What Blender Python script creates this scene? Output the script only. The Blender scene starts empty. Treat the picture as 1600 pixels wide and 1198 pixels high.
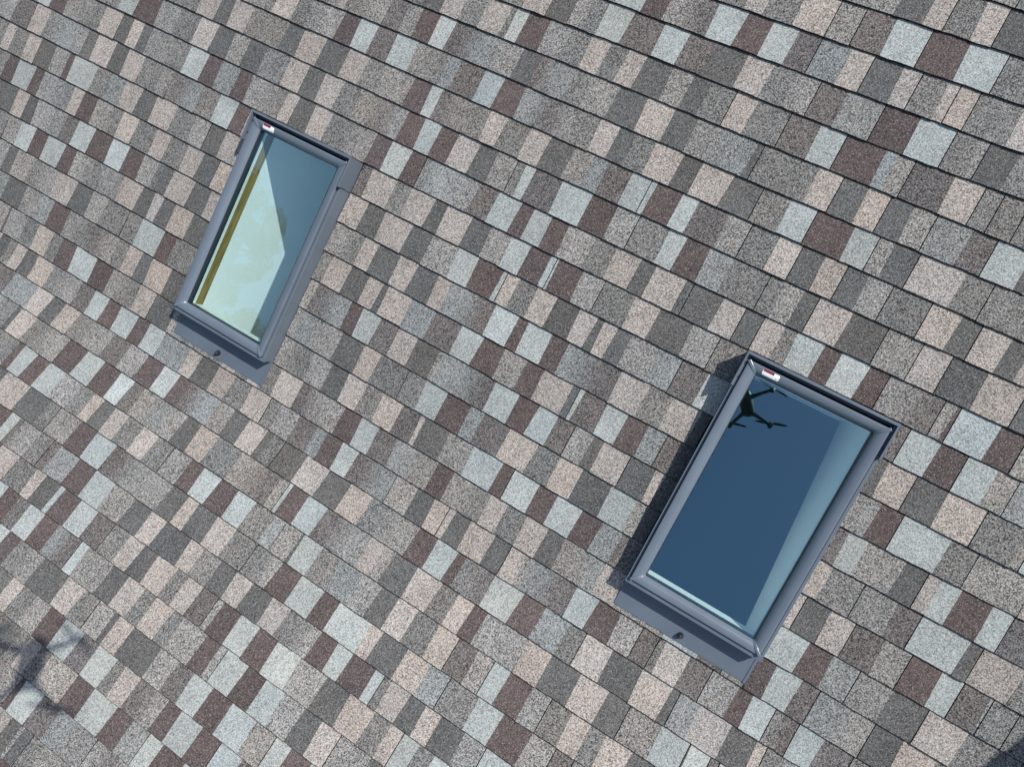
import bpy, bmesh, math, random
import numpy as np
from mathutils import Vector, Matrix

scene = bpy.context.scene
C = scene.collection
rng = random.Random(11)

# ---------------------------------------------------------------- camera, light, exposure
PITCH, ROLL = 1.056860, 0.013591
CAM = Vector((0.0, 0.0, 8.0))
FW = Vector((0, math.cos(PITCH), -math.sin(PITCH)))
UP0 = Vector((0, math.sin(PITCH), math.cos(PITCH)))
RT0 = Vector((1, 0, 0))
cr, sr = math.cos(ROLL), math.sin(ROLL)
RT = cr * RT0 - sr * UP0
UP = sr * RT0 + cr * UP0
cam_data = bpy.data.cameras.new('camera')
cam_data.sensor_width = 36.0
cam_data.lens = 1178.829153 / 1600 * 36.0
cam_data.clip_start = 0.004
cam_data.clip_end = 2000
cam = bpy.data.objects.new('camera', cam_data)
C.objects.link(cam)
M = Matrix((RT, UP, -FW)).transposed().to_4x4()
M.translation = CAM
cam.matrix_world = M
scene.camera = cam

SUN_DIR = Vector((-0.5097, 0.1527, -0.8467)).normalized()      # direction the light travels
SUN_EL = math.asin(-SUN_DIR.z)
SUN_AZ = math.atan2(-SUN_DIR.x, -SUN_DIR.y)
world = bpy.data.worlds.new('World')
scene.world = world
world.use_nodes = True
nt = world.node_tree
sky = nt.nodes.new('ShaderNodeTexSky')
sky.sky_type = 'NISHITA'
sky.sun_disc = False
sky.sun_elevation = SUN_EL
sky.sun_rotation = SUN_AZ
sky.altitude = 50
sky.air_density = 1.0
sky.dust_density = 1.5
sky.ozone_density = 1.0
bg = nt.nodes['Background']
bg.inputs['Strength'].default_value = 0.126
nt.links.new(sky.outputs['Color'], bg.inputs['Color'])
sun_data = bpy.data.lights.new('sun', 'SUN')
sun_data.energy = 4.65
sun_data.angle = math.radians(0.53)
sun_data.color = (1.0, 0.965, 0.91)
sun = bpy.data.objects.new('sun', sun_data)
C.objects.link(sun)
sun.rotation_euler = SUN_DIR.to_track_quat('-Z', 'Y').to_euler()
sun.location = (6, -2, 20)
scene.cycles.filter_width = 1.5
scene.cycles.use_denoising = True
scene.cycles.use_adaptive_sampling = False
scene.cycles.sample_clamp_indirect = 3.0
scene.view_settings.view_transform = 'Standard'
scene.view_settings.look = 'None'
scene.view_settings.exposure = 0.31
scene.view_settings.gamma = 1
scene.view_settings.use_curve_mapping = False

# ---------------------------------------------------------------- helpers
def link_new(name, bm, mats, parent=None, smooth=False, mw=None):
    me = bpy.data.meshes.new(name)
    bmesh.ops.recalc_face_normals(bm, faces=bm.faces)
    bm.to_mesh(me)
    bm.free()
    if not isinstance(mats, (list, tuple)):
        mats = [mats]
    for m in mats:
        me.materials.append(m)
    if smooth:
        for p in me.polygons:
            p.use_smooth = True
    o = bpy.data.objects.new(name, me)
    C.objects.link(o)
    if parent is not None:
        o.parent = parent
    if mw is not None:
        o.matrix_world = mw
    return o

def empty(name, loc=(0, 0, 0)):
    o = bpy.data.objects.new(name, None)
    o.empty_display_size = 0.1
    C.objects.link(o)
    o.location = loc
    return o

def tag(o, label=None, cat=None, group=None, kind=None):
    if label: o['label'] = label
    if cat: o['category'] = cat
    if group: o['group'] = group
    if kind: o['kind'] = kind
    return o

def box(bm, x0, x1, y0, y1, z0, z1, bevel=0.0):
    vs = [bm.verts.new((x, y, z)) for z in (z0, z1) for y in (y0, y1) for x in (x0, x1)]
    F = [(0, 2, 3, 1), (4, 5, 7, 6), (0, 1, 5, 4), (2, 6, 7, 3), (0, 4, 6, 2), (1, 3, 7, 5)]
    fs = [bm.faces.new([vs[i] for i in f]) for f in F]
    if bevel:
        es = list({e for f in fs for e in f.edges})
        bmesh.ops.bevel(bm, geom=es, offset=bevel, segments=2, affect='EDGES')
    return vs

def quadprism(bm, pts, thick):
    """closed slab under a polygon (list of Vector), thickness along its normal"""
    n = (pts[1] - pts[0]).cross(pts[2] - pts[0]).normalized()
    a = [bm.verts.new(p) for p in pts]
    b = [bm.verts.new(p - n * thick) for p in pts]
    k = len(pts)
    bm.faces.new(a)
    bm.faces.new(list(reversed(b)))
    for i in range(k):
        bm.faces.new([a[i], b[i], b[(i + 1) % k], a[(i + 1) % k]])

def tube(bm, pts, radii, seg=12, cap=True, squash=None):
    rings = []
    for i, p in enumerate(pts):
        d = (pts[min(i + 1, len(pts) - 1)] - pts[max(i - 1, 0)]).normalized()
        ref = Vector((0, 0, 1)) if abs(d.z) < 0.9 else Vector((1, 0, 0))
        x = d.cross(ref).normalized()
        y = d.cross(x).normalized()
        ry = radii[i] * (squash if squash else 1)
        rings.append([bm.verts.new(p + x * math.cos(t) * radii[i] + y * math.sin(t) * ry)
                      for t in [2 * math.pi * j / seg for j in range(seg)]])
    for a, b in zip(rings, rings[1:]):
        for j in range(seg):
            bm.faces.new([a[j], a[(j + 1) % seg], b[(j + 1) % seg], b[j]])
    if cap:
        bm.faces.new(rings[0])
        bm.faces.new(list(reversed(rings[-1])))

class Mat:
    def __init__(s, name, color=(0.5, 0.5, 0.5), rough=0.6, metal=0.0, spec=0.5):
        s.m = bpy.data.materials.new(name)
        s.m.use_nodes = True
        s.nt = s.m.node_tree
        s.b = s.nt.nodes['Principled BSDF']
        s.b.inputs['Base Color'].default_value = (*color, 1)
        s.b.inputs['Roughness'].default_value = rough
        s.b.inputs['Metallic'].default_value = metal
        s.b.inputs['Specular IOR Level'].default_value = spec
    def n(s, t, **kw):
        nd = s.nt.nodes.new(t)
        for k, v in kw.items():
            if k in nd.inputs: nd.inputs[k].default_value = v
            else: setattr(nd, k, v)
        return nd
    def l(s, a, b): s.nt.links.new(a, b)
    def noise(s, scale, detail=3, vec=None, rough=0.55):
        nd = s.n('ShaderNodeTexNoise', Scale=scale, Detail=detail, Roughness=rough)
        if vec is not None: s.l(vec, nd.inputs['Vector'])
        return nd
    def ramp(s, src, stops):
        r = s.n('ShaderNodeValToRGB')
        e = r.color_ramp.elements
        while len(e) < len(stops): e.new(0.5)
        for el, (p, c) in zip(e, stops):
            el.position = p
            el.color = c if len(c) == 4 else (*c, 1)
        s.l(src, r.inputs['Fac'])
        return r
    def math(s, op, a, b=None, clamp=False):
        nd = s.n('ShaderNodeMath', operation=op, use_clamp=clamp)
        for i, v in enumerate((a, b)):
            if v is None: continue
            if isinstance(v, (int, float)): nd.inputs[i].default_value = v
            else: s.l(v, nd.inputs[i])
        return nd.outputs[0]

# ---------------------------------------------------------------- materials
def granule_material():
    """asphalt shingle: ceramic granules scattered round the tab's own tint (attribute tint: rgb, a = spread)"""
    m = Mat('asphalt_granules', rough=0.9, spec=0.25)
    geo = m.n('ShaderNodeNewGeometry')
    at = m.n('ShaderNodeAttribute', attribute_name='tint')
    v1 = m.n('ShaderNodeTexVoronoi', Scale=440.0)
    v2 = m.n('ShaderNodeTexVoronoi', Scale=270.0)
    for v in (v1, v2): m.l(geo.outputs['Position'], v.inputs['Vector'])
    s1 = m.n('ShaderNodeSeparateColor'); m.l(v1.outputs['Color'], s1.inputs[0])
    s2 = m.n('ShaderNodeSeparateColor'); m.l(v2.outputs['Color'], s2.inputs[0])
    # light / dark granules
    a = m.math('SUBTRACT', s1.outputs[0], 0.5)
    b = m.math('SUBTRACT', s2.outputs[0], 0.5)
    ab = m.math('ADD', m.math('MULTIPLY', a, 1.25), m.math('MULTIPLY', b, 1.35))
    big = m.noise(9.0, 4, geo.outputs['Position'])
    bigc = m.math('MULTIPLY', m.math('SUBTRACT', big.outputs['Fac'], 0.5), 0.55)
    spread = m.math('MULTIPLY', ab, at.outputs['Alpha'])
    gain = m.math('ADD', m.math('ADD', spread, bigc), 1.0)
    # occasional near-white granule
    wh = m.math('GREATER_THAN', s1.outputs[1], 0.93)
    gain = m.math('MAXIMUM', gain, 0.12)
    hue = m.n('ShaderNodeMix', data_type='RGBA', blend_type='MIX')
    m.l(s2.outputs[1], hue.inputs['Factor'])
    hue.inputs['A'].default_value = (1.07, 0.99, 0.93, 1)
    hue.inputs['B'].default_value = (0.94, 1.01, 1.06, 1)
    mul = m.n('ShaderNodeVectorMath', operation='MULTIPLY')
    m.l(at.outputs['Color'], mul.inputs[0]); m.l(hue.outputs['Result'], mul.inputs[1])
    sc = m.n('ShaderNodeVectorMath', operation='SCALE')
    m.l(mul.outputs[0], sc.inputs[0]); m.l(gain, sc.inputs['Scale'])
    mix = m.n('ShaderNodeMix', data_type='RGBA')
    m.l(m.math('MULTIPLY', wh, 0.34), mix.inputs['Factor'])
    m.l(sc.outputs[0], mix.inputs['A'])
    mix.inputs['B'].default_value = (0.5, 0.48, 0.46, 1)
    m.l(mix.outputs['Result'], m.b.inputs['Base Color'])
    bp = m.n('ShaderNodeBump', Strength=0.55, Distance=0.0022)
    m.l(m.math('ADD', s1.outputs[2], s2.outputs[2]), bp.inputs['Height'])
    m.l(bp.outputs['Normal'], m.b.inputs['Normal'])
    return m.m

M_GRAN = granule_material()
M_EDGE = Mat('asphalt_cut_edge', (0.012, 0.012, 0.012), 0.95, spec=0.1).m
M_FELT = Mat('roofing_felt', (0.018, 0.018, 0.018), 0.95, spec=0.1).m

def metal_material(name, col, rough=0.42):
    m = Mat(name, col, rough, 0.0, 0.5)
    geo = m.n('ShaderNodeTexCoord')
    nz = m.noise(7, 5, geo.outputs['Object'])
    r = m.ramp(nz.outputs['Fac'], [(0.3, tuple(c * 0.93 for c in col)), (0.7, tuple(c * 1.07 for c in col))])
    fine = m.noise(420, 2, geo.outputs['Object'])
    dust = m.math('MULTIPLY', m.math('GREATER_THAN', fine.outputs['Fac'], 0.72), 0.35)
    mx = m.n('ShaderNodeMix', data_type='RGBA')
    m.l(dust, mx.inputs['Factor']); m.l(r.outputs['Color'], mx.inputs['A'])
    mx.inputs['B'].default_value = (0.3, 0.3, 0.3, 1)
    m.l(mx.outputs['Result'], m.b.inputs['Base Color'])
    m.l(m.math('ADD', m.math('MULTIPLY', nz.outputs['Fac'], 0.2), rough - 0.1), m.b.inputs['Roughness'])
    bp = m.n('ShaderNodeBump', Strength=0.06, Distance=0.004)
    n2 = m.noise(14, 2, geo.outputs['Object'])
    m.l(n2.outputs['Fac'], bp.inputs['Height']); m.l(bp.outputs['Normal'], m.b.inputs['Normal'])
    return m.m

M_CLAD = metal_material('slate_grey_cladding', (0.101, 0.125, 0.155), 0.33)
M_FLASH = metal_material('slate_grey_flashing', (0.096, 0.119, 0.147), 0.38)
M_SEAL = Mat('black_seal', (0.012, 0.016, 0.022), 0.5).m
M_BOLT = Mat('dark_bolt', (0.05, 0.055, 0.065), 0.3, 0.6).m
M_LABEL = Mat('white_label', (0.80, 0.80, 0.78), 0.5).m
M_RED = Mat('label_red', (0.19, 0.012, 0.035), 0.5).m
M_DARKPRINT = Mat('label_dark_print', (0.10, 0.07, 0.08), 0.5).m

def glass_material():
    m = bpy.data.materials.new('coated_glass')
    m.use_nodes = True
    nt = m.node_tree
    nt.nodes.remove(nt.nodes['Principled BSDF'])
    out = nt.nodes['Material Output']
    tr = nt.nodes.new('ShaderNodeBsdfTransparent'); tr.inputs['Color'].default_value = (0.875, 1.0, 1.0, 1)
    gl = nt.nodes.new('ShaderNodeBsdfGlossy'); gl.inputs['Roughness'].default_value = 0.0
    gl.inputs['Color'].default_value = (0.54, 0.90, 1.0, 1)
    geo = nt.nodes.new('ShaderNodeNewGeometry')
    dot = nt.nodes.new('ShaderNodeVectorMath'); dot.operation = 'DOT_PRODUCT'
    nt.links.new(geo.outputs['Incoming'], dot.inputs[0]); nt.links.new(geo.outputs['Normal'], dot.inputs[1])
    def mth(op, a, b=None):
        n = nt.nodes.new('ShaderNodeMath'); n.operation = op
        for i, v in enumerate((a, b)):
            if v is None: continue
            if isinstance(v, (int, float)): n.inputs[i].default_value = v
            else: nt.links.new(v, n.inputs[i])
        return n.outputs[0]
    c = mth('ABSOLUTE', dot.outputs['Value'])
    p5 = mth('POWER', mth('SUBTRACT', 1.0, c), 5.0)
    F0 = 0.30
    fac = mth('ADD', mth('MULTIPLY', p5, 1 - F0), F0)
    mx = nt.nodes.new('ShaderNodeMixShader')
    nt.links.new(fac, mx.inputs[0]); nt.links.new(tr.outputs[0], mx.inputs[1]); nt.links.new(gl.outputs[0], mx.inputs[2])
    nt.links.new(mx.outputs[0], out.inputs['Surface'])
    return m
M_GLASS = glass_material()
def clear_material():
    m = bpy.data.materials.new('clear_glass_body')
    m.use_nodes = True
    nt = m.node_tree
    nt.nodes.remove(nt.nodes['Principled BSDF'])
    tr = nt.nodes.new('ShaderNodeBsdfTransparent'); tr.inputs['Color'].default_value = (0.985, 0.997, 0.99, 1)
    nt.links.new(tr.outputs[0], nt.nodes['Material Output'].inputs['Surface'])
    return m
M_CLEAR = clear_material()

def plaster_material():
    m = Mat('pale_plasterboard', (0.82, 0.83, 0.80), 0.8, spec=0.2)
    tc = m.n('ShaderNodeTexCoord')
    n1 = m.noise(5, 5, tc.outputs['Object'])
    n2 = m.noise(22, 4, tc.outputs['Object'])
    r = m.ramp(n1.outputs['Fac'], [(0.35, (0.88, 0.92, 0.91)), (0.62, (0.91, 0.93, 0.93))])
    r2 = m.ramp(n2.outputs['Fac'], [(0.4, (0.975, 0.98, 0.98)), (0.65, (1, 1, 1))])
    mx = m.n('ShaderNodeMix', data_type='RGBA', blend_type='MULTIPLY'); mx.inputs['Factor'].default_value = 0.8
    m.l(r.outputs['Color'], mx.inputs['A']); m.l(r2.outputs['Color'], mx.inputs['B'])
    m.l(mx.outputs['Result'], m.b.inputs['Base Color'])
    return m.m
M_PLASTER = plaster_material()
M_WHITE = Mat('white_painted_frame', (0.82, 0.83, 0.80), 0.5).m

def wood_material():
    m = Mat('raw_pine', (0.3, 0.2, 0.08), 0.7, spec=0.2)
    tc = m.n('ShaderNodeTexCoord')
    mp = m.n('ShaderNodeMapping'); mp.inputs['Scale'].default_value = (40, 2.5, 40)
    m.l(tc.outputs['Object'], mp.inputs['Vector'])
    n1 = m.noise(3, 5, mp.outputs['Vector'])
    r = m.ramp(n1.outputs['Fac'], [(0.3, (0.17, 0.105, 0.03)), (0.55, (0.30, 0.21, 0.075)), (0.75, (0.38, 0.29, 0.13))])
    m.l(r.outputs['Color'], m.b.inputs['Base Color'])
    return m.m
M_WOOD = wood_material()

# ---------------------------------------------------------------- the roof surface
EXPO = 0.143
SINK = 0.0066        # shingles lie this far under the reference plane, so that their thick lower edges touch it
T1, T2 = math.tan(0.582437), math.tan(0.223765)
PSI, HCAM, HK, KW, V0 = 0.576215, 22.992130, 4.939347, 0.28, 12.830775
UH = np.array([math.sin(PSI), math.cos(PSI)])          # uphill, horizontal
RH = np.array([math.cos(PSI), -math.sin(PSI)])         # along the courses

def _surf(h):
    a = (h - HK) / KW
    return (T2 * h + (T1 - T2) * KW * np.logaddexp(0, a),
            T2 + (T1 - T2) / (1 + np.exp(-np.clip(a, -60, 60))))
_HH = np.linspace(-60, 60, 24001)
_sl = _surf(_HH)[1]
_AL = np.concatenate([[0], np.cumsum(np.sqrt(1 + ((_sl[1:] + _sl[:-1]) / 2) ** 2) * np.diff(_HH))])
_AL -= np.interp(0, _HH, _AL)

def surf_pt(u, k, n=0.0):
    """u metres along the courses, k course number (grows down the slope), n metres off the deck"""
    u = np.asarray(u, float); k = np.asarray(k, float)
    h = np.interp(V0 - k, _AL, _HH)
    Z, s = _surf(h)
    nz = 1 / np.sqrt(1 + s * s); nh = -s * nz
    hm = h * EXPO + nh * n; zm = (Z - HCAM) * EXPO + nz * n
    return np.stack([hm * UH[0] + u * RH[0], hm * UH[1] + u * RH[1], zm + CAM.z], -1)

def sp(u, k, n=0.0): return Vector(surf_pt(u, k, n))

DEL = {-11: (0.15, -0.022, 0.302, [-0.06621]),
       -10: (-0.019, -0.474, 0.378, [-0.02545, -0.06815]),
       -9: (-0.247, -0.905, 0.449, [0.01119, -0.0614, -0.02353, 0.00702]),
       -8: (-0.358, -1.314, 0.529, [0.02209, -0.02798, -0.02876, 0.00827]),
       -7: (-0.428, -1.675, 0.605, [0.01273, 0.03199, -0.01933, -0.06881]),
       -6: (-0.684, -2.163, 0.68, [0.00869, 0.00189, 0.01606, -0.00597]),
       -5: (-0.789, -2.573, 0.754, [0.01352, 0.02759, -0.00073, -0.0176]),
       -4: (-0.838, -2.874, 0.826, [-0.00741, -0.00792, 0.00041, 0.00385]),
       -3: (-1.06, -3.381, 0.858, [-0.01171, 0.01536, -0.00776, -0.00549]),
       -2: (-1.116, -3.811, 0.977, [0.02238, 0.02624, -0.01089, -0.00507]),
       -1: (-1.114, -4.224, 1.052, [0.01941, 0.0014, -0.01114, -0.00103]),
       0: (-1.468, -4.375, 1.122, [0.00535, 0.00546, -0.00493, -0.0026]),
       1: (-1.514, -4.297, 1.09, [-0.00116, 0.01825, -0.00047, -0.00478]),
       2: (-1.194, -4.221, 1.27, [0.01292, 0.02575, -0.00879, -0.00704]),
       3: (-1.054, -4.145, 1.347, [-0.00255, 0.02831, -0.00684, -0.00678]),
       4: (-1.141, -4.071, 1.421, [-0.00864, 0.02678, -0.00498, -0.00534]),
       5: (-1.072, -3.995, 1.41, [0.00898, 0.0241, -0.00475, -0.00584]),
       6: (-1.317, -3.918, 1.295, [0.01098, -0.0049, -0.00211, -0.00041]),
       7: (-0.961, -3.843, 1.107, [0.01092, -0.00127, 0.00342, -0.00061]),
       8: (-1.426, -3.745, 0.746, [-0.01093, 0.01764, 0.0048, -0.00543]),
       9: (-1.503, -3.608, 0.629, [-0.01414, 0.03376, 0.001, -0.00764]),
       10: (-1.673, -3.463, 0.435, [0.02643, 0.01363, -0.01388, -0.00211]),
       11: (-1.9, -3.316, 0.19, [0.01465, 0.05657, 0.01524, -0.02515]),
       12: (-2.287, -3.173, -1.404, [-0.006, 0.05, 0.07285, -0.11151]),
       13: (-2.364, -3.031, -1.594, [-0.01563, -0.06901, 0.06079, -0.05472]),
       14: (-2.376, -2.894, -1.85, [-0.02077, -0.03893]),
       15: (-2.411, -2.672, -2.142, [0.00869])}
def sag(k, u):
    if k not in DEL: return 0.0
    uc, a, b, c = DEL[k]
    x = min(max(u, a), b) - uc
    return min(max(sum(ci * x ** i for i, ci in enumerate(c)), -.12), .12)

COURSES = {-12: '-4750P| -4640D -4580P -4520G -4460B| -4350M -4275B -4165G| -4090N -3960G -3830L| -3700D -3590P -3530G| -3470L -3320G -3260L -3200G| -3090L -2980G -2870L -2760P| -2610D -2550P -2420D -2330P| -2270D -2195L -2120B| -1990M -1900B -1810G| -1750L -1660G -1510L -1360G -1210L -1060P| -910D -800P -670D -610P -520D -445G| -385H -275G -200H -70N 40G 150B| 225M 300B 430M 520B| 650M 725N 855M 1005N 1115G| 1225H 1285G 1395L 1455G 1530H 1600!',
-11: '-4750B| -4620M -4530N -4470M -4360P| -4230D -4170L -4060D -3950P -3890L| -3740N -3590L -3530N -3400L -3250N| -3100M -3010B -2935M -2860B -2730P| -2655D -2505P -2430D -2340B| -2230M -2080B -1990L -1840B -1780P| -1705D -1595P -1465L -1355P -1205D -1055L| -945M -795B -645M -535G| -460M -385B -275M -200G| -50L 78L 171G| 202B| 352M 482B 557G| 632H 707G 782H 872L| 932M 1042B 1172M 1302P| 1412D 1542P 1600!',
-10: '-4750B| -4620M -4470B -4340G| -4210H -4135G -4075G| -4015N -3885G -3755P| -3625D -3515P -3440G -3350P -3240D -3180P| -3030D -2970P -2880G| -2730H -2640G -2565L -2415B| -2265M -2190B -2060M -1950P| -1800D -1710P -1600B| -1470G -1340G -1265M -1205G -1145P| -1035D -885P -795N -665B| -605M -455B -374G -274L -183D -78P -7G|* 89P* 163D|* 278B| 368M 443B 503P| 593D 653G 728D 818N 893D 983P| 1093D 1168G 1228D 1288P 1418G| 1493D 1600!',
-9: '-4750B| -4620L -4510B -4360M -4285B -4135M -4060P| -3985D -3835P -3745B| -3595M -3465B -3375L| -3315N -3240L -3180N -3090L -3000P| -2910D -2820P -2710D -2560G| -2500L -2440G -2310B| -2220M -2160G -2030N -1880B -1770L| -1695N -1565L -1505N -1355L -1245N -1115G| -965L -805G -686P -611G -491P* -366L|* -271N|* -157B* -31M|* 106B* 233G|* 349L| 409N 484L 544N 654L| 804N 879L 939B| 1089M 1239B 1329G| 1404H 1479L 1600!',
-8: '-4750G| -4690H -4540G -4480H -4330G -4200H -4110L| -3980N -3920L -3810N -3660L -3585P| -3475N -3415P -3340G -3280P -3190G| -3100H -3025G -2965H -2835G -2745H -2595B| -2520M -2410B -2335M -2225B -2115P| -2025D -1965P -1905D -1815G -1755D -1605L| -1515N -1405L -1275N -1214G -1166B -1054M -962L -861N -772B* -664M* -556B* -458N* -366H|* -251P* -166D|* -55P 9G|* 107P 142P|* 212G|* 361P 429G| 519H 669G 744P| 874D 964N 1074N 1184P 1314D 1374L| 1484N 1559L 1600!',
-7: '-4750G| -4675L -4585G -4495L -4345L| -4255N -4105L -4030N -3970G| -3840L -3750G -3640H -3565G -3490H -3430P| -3300D -3240P -3130D -2980P -2870G| -2760H -2670G -2540G| -2480H -2405G -2255H -2165G| -2090H -1940L -1830N| -1720G -1628G -1529P -1421D -1315L -1255G -1184B* -1078N* -935B* -833N* -723D* -584P* -482G* -387L* -295N|* -189H* -52M|* 78B* 205G|* 287L 320D|* 416G 502G| 577G 707G 857G| 917H 977G 1052H 1112N 1202H 1292B| 1352G 1482B 1600!',
-6: '-4750G| -4690H -4580G -4490P| -4360D -4285P -4175D -4085P -4010D -3860B| -3785M -3695B -3635M -3485B -3335B| -3185M -3125B -3050M -2975B -2900P| -2770L -2695G -2585G| -2475G -2415G -2305L -2245B| -2063G -1977D -1875P -1784G -1681P -1576G -1544B -1491M* -1385L -1286G -1187P -1109G -1028P -949D* -824L -740D -665G* -560P|* -473G* -338N|* -217B* -121M|* 29H 71L 133N|* 278P* 379G|* 443G|* 528G| 581B| 671N 821B 931M 1081G| 1171H 1231G 1321G 1431G 1600!',
-5: '-4750B| -4660M -4550B -4400M -4310B -4200P| -4140D -4065P -3955D -3895P -3835D -3685G| -3595L -3465G -3315L -3225G -3165G| -3105L -3045L -2935G| -2825G -2750G -2690H -2540G -2472G -2411L -2361P -2324G -2216L -2118N -2021L -1952M -1862B -1786N* -1665H -1576L* -1447D -1355N -1316H* -1196G -1113L* -994D* -859P* -745D* -644L* -508H* -401D -371G|* -151P* -60D|* 38P* 119D|* 208L* 286H|* 409N* 498B|* 612D 644L 653L| 743L 833G 963L 1038P| 1148D 1208P 1338G 1448P| 1523L 1600!',
-4: '-4750P| -4675G -4545P -4395D -4245G| -4155H -4065G -3915H -3805G -3730P| -3640N -3550P -3420D -3360B| -3300M -3225B -3135P| -3075N -2945L -2870L -2774G -2680P -2568G -2443L -2317M -2220B -2129N -2018B -1904L -1805G -1741H -1682N* -1558B -1468M* -1353H -1261N -1168L -1088G -998P -916D -844G* -750P* -634D -551P* -428D* -299G|* -184B* -85M|* 64B* 152L| 209D* 300P|* 459G* 560G|* 728G| 878L 1028G 1158L 1218G 1293P| 1423D 1498P 1600!',
-3: '-4750P| -4620D -4545P -4435D -4375G| -4225H -4075G -3925H -3775G -3685L -3575L| -3465N -3375L -3282G -3085P -2975D -2888P -2781G* -2571D -2470P -2351D -2215P -2106G -2002L* -1856M -1757B -1706N -1646L -1550G -1451P -1374G* -1257P -1167D* -1048L -957H -890N* -783B -700B| -679M* -566B -496N* -367L* -273G|* -162P* -71D|* 21P* 104D|* 187L* 274G|* 415P|* 515D* 593P|* 690D* 758P 799L| 909D 969P 1079P| 1154D 1214P 1364D 1474N 1600!',
-2: '-4750G| -4675L -4600G -4540L -4430G| -4340L -4280G -4190H -4040L| -3890N -3815L -3713G -3541B -3439M -3295L -3175G -3047P -2936D -2823L -2731D -2623G -2480P -2374D -2274P -2176G -2070L -1961N -1876L -1814M -1718B -1641M -1548P -1439D -1341L -1248G| -1203B -1164N* -1027B* -894M* -775L* -677G|* -544B -474M* -367H* -276G* -123G| -60L 10D 70P|* 194D* 330L|* 457P|* 561D|* 687P* 819D| 876B| 1006M 1096G 1171N 1231B 1291M 1381G| 1511L 1600!',
-1: '-4750P| -4640D -4550P -4440D -4380B| -4305M -4175B -4128L -4059B -3979M -3870L -3726G -3615P -3499D -3420P -3352D -3290L -3120G -3034B -2922M -2828H -2720M -2634L -2526G -2423P -2360D -2254P -2160G* -2011L -1911M -1822B -1721M -1638G| -1604H* -1455L -1364N -1266B -1157M -1089B -1003M -922L* -801G* -701P* -596D -527P* -397D -363D|* -240P* -146D| -70P|* 12G 67B* 165M 233B* 332M* 412L|* 530N* 612L| 650M 667B|* 800M* 893L| 949G| 1079H 1139G 1214H 1364G 1514H 1600!',
0: '-4750N| -4690M -4540B -4480M -4370G| -4275L -4198N -4060P -3955G -3845H -3743L -3671D -3595P -3473D -3376P -3269G -3136L -3071N -2968H -2873G -2763B -2654M -2578P| -2488! -1909N -1850P -1725G -1637P -1521D -1448P* -1327D -1224L -1123B -1034M -933B -906B| -894M* -780L -683G|* -540P* -436D* -289L* -179G|* -64! 506N 560B|* 665M* 764B|* 867L* 941H| 1022N| 1112N 1222L 1312P| 1402D 1462P 1537D 1600!',
1: '-4750G| -4660L -4530G -4380L -4320G -4197P -4139G -4032P -3945D -3829L -3732M -3690B -3531G -3421H -3323P -3216D -3105P -2974G -2846L -2751D| -2652P* -2485! -1913P -1808D -1704P* -1567D -1455L* -1315B -1215M* -1097B -1072P| -1016G -924P -834D* -720P -648D -607P -555D -486L* -353H -265N|* -156B* -64! 506D 559P* 657D|* 771P* 904G|* 1045L 1072B| 1132N 1262B 1412N 1542B 1600!',
2: '-4750B| -4690M -4580B -4505G| -4445G -4295G -4185G| -4121M -4038B -3919M -3845L -3723G -3615P -3550M -3450L -3351G -3265P -3164G -3030P -2943G -2824P -2728D -2623P| -2533D -2485! -1915L -1828G -1750P -1673D -1553P -1465D -1345P -1277H* -1152N -1053B -945M -891B* -778M -701H -617N* -454P* -333G* -227P* -112D -69! 506L* 598M* 684B|* 851G* 951L|* 1144P 1169G| 1229N 1304L 1379N 1454P| 1600!',  # D tab touching the right skylight: its cast shadow painted as a dark tint
3: '-4750N| -4600D -4470P -4340D -4280P -4130D -4045D -3969P -3888D -3813L -3685H -3606N -3516B -3398M -3265B -3157M -3044L -2950G -2912D -2847P -2712D -2596P -2485! -1915G -1861P -1754D -1649P -1577D -1541P* -1413H -1292N* -1153B -1049M* -931L -829M -741P* -606D -575B| -557N* -446B -356M* -259H -181N| -114D -64! 506N 560B 630L* 763D* 848P| 899B 963M* 1073B* 1143N|* 1245B| 1320M 1470B 1560P| 1600!',  # D strip against the right skylight paints the shadow that falls there
4: '-4750P| -4600D -4510P -4380G| -4250H -4140G -3972M -3960L -3865B -3764M -3666B -3544M -3454L -3371G -3254L -3110P -2986D -2897P -2848D -2761P -2642D -2485! -1915L -1871N -1777H -1675M -1606B -1515N -1413P -1312D -1196L -1166H* -999N -905B* -792M -702B -605N -522L| -440D -388P* -268D|* -152P -120D -64! 506P 570G* 691L|* 817N* 900B|* 1067D 1114P|* 1254G 1319L| 1469N 1529N 1600!',  # narrow D left of the right skylight is painted shade, not a darker blend
5: '-4750B| -4600M -4525N -4415M -4340B -4190M -4080G| -3990L -3894D -3824L -3705G -3603L -3514P -3382D -3258L -3159G -3004G| -2909B -2765M -2683G* -2485! -1914L -1885H -1785L -1653D -1525P -1439G* -1284G| -1184B -1081M* -956H -890N* -764P* -629G* -517P* -413D* -276B* -163L -119D -67! 506P 544D|* 642P* 731N|* 845L* 938M|* 1049B* 1121N|* 1215L 1222G|* 1310G| 1385N 1460L 1535L| 1600!',  # last D before the right skylight has the frame's shadow put into its colour
6: '-4750B| -4660M -4550B -4490G| -4340H -4190G -4130H -4000G -3940H -3819D -3679L -3555H -3475M -3353L -3263G -3175N -3093L -2995G -2921P -2837D -2759P -2638D -2485! -1915L -1846G -1736L -1637D -1535P -1439G -1345P -1243N -1139P -1120D* -989L* -864B* -726M -665B|* -544M -455B* -344M -250H* -155N -120G -64! 506B* 625M* 725H* 823L|* 943D* 1072P|* 1206G* 1394G| 1544H 1600!',
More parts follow.
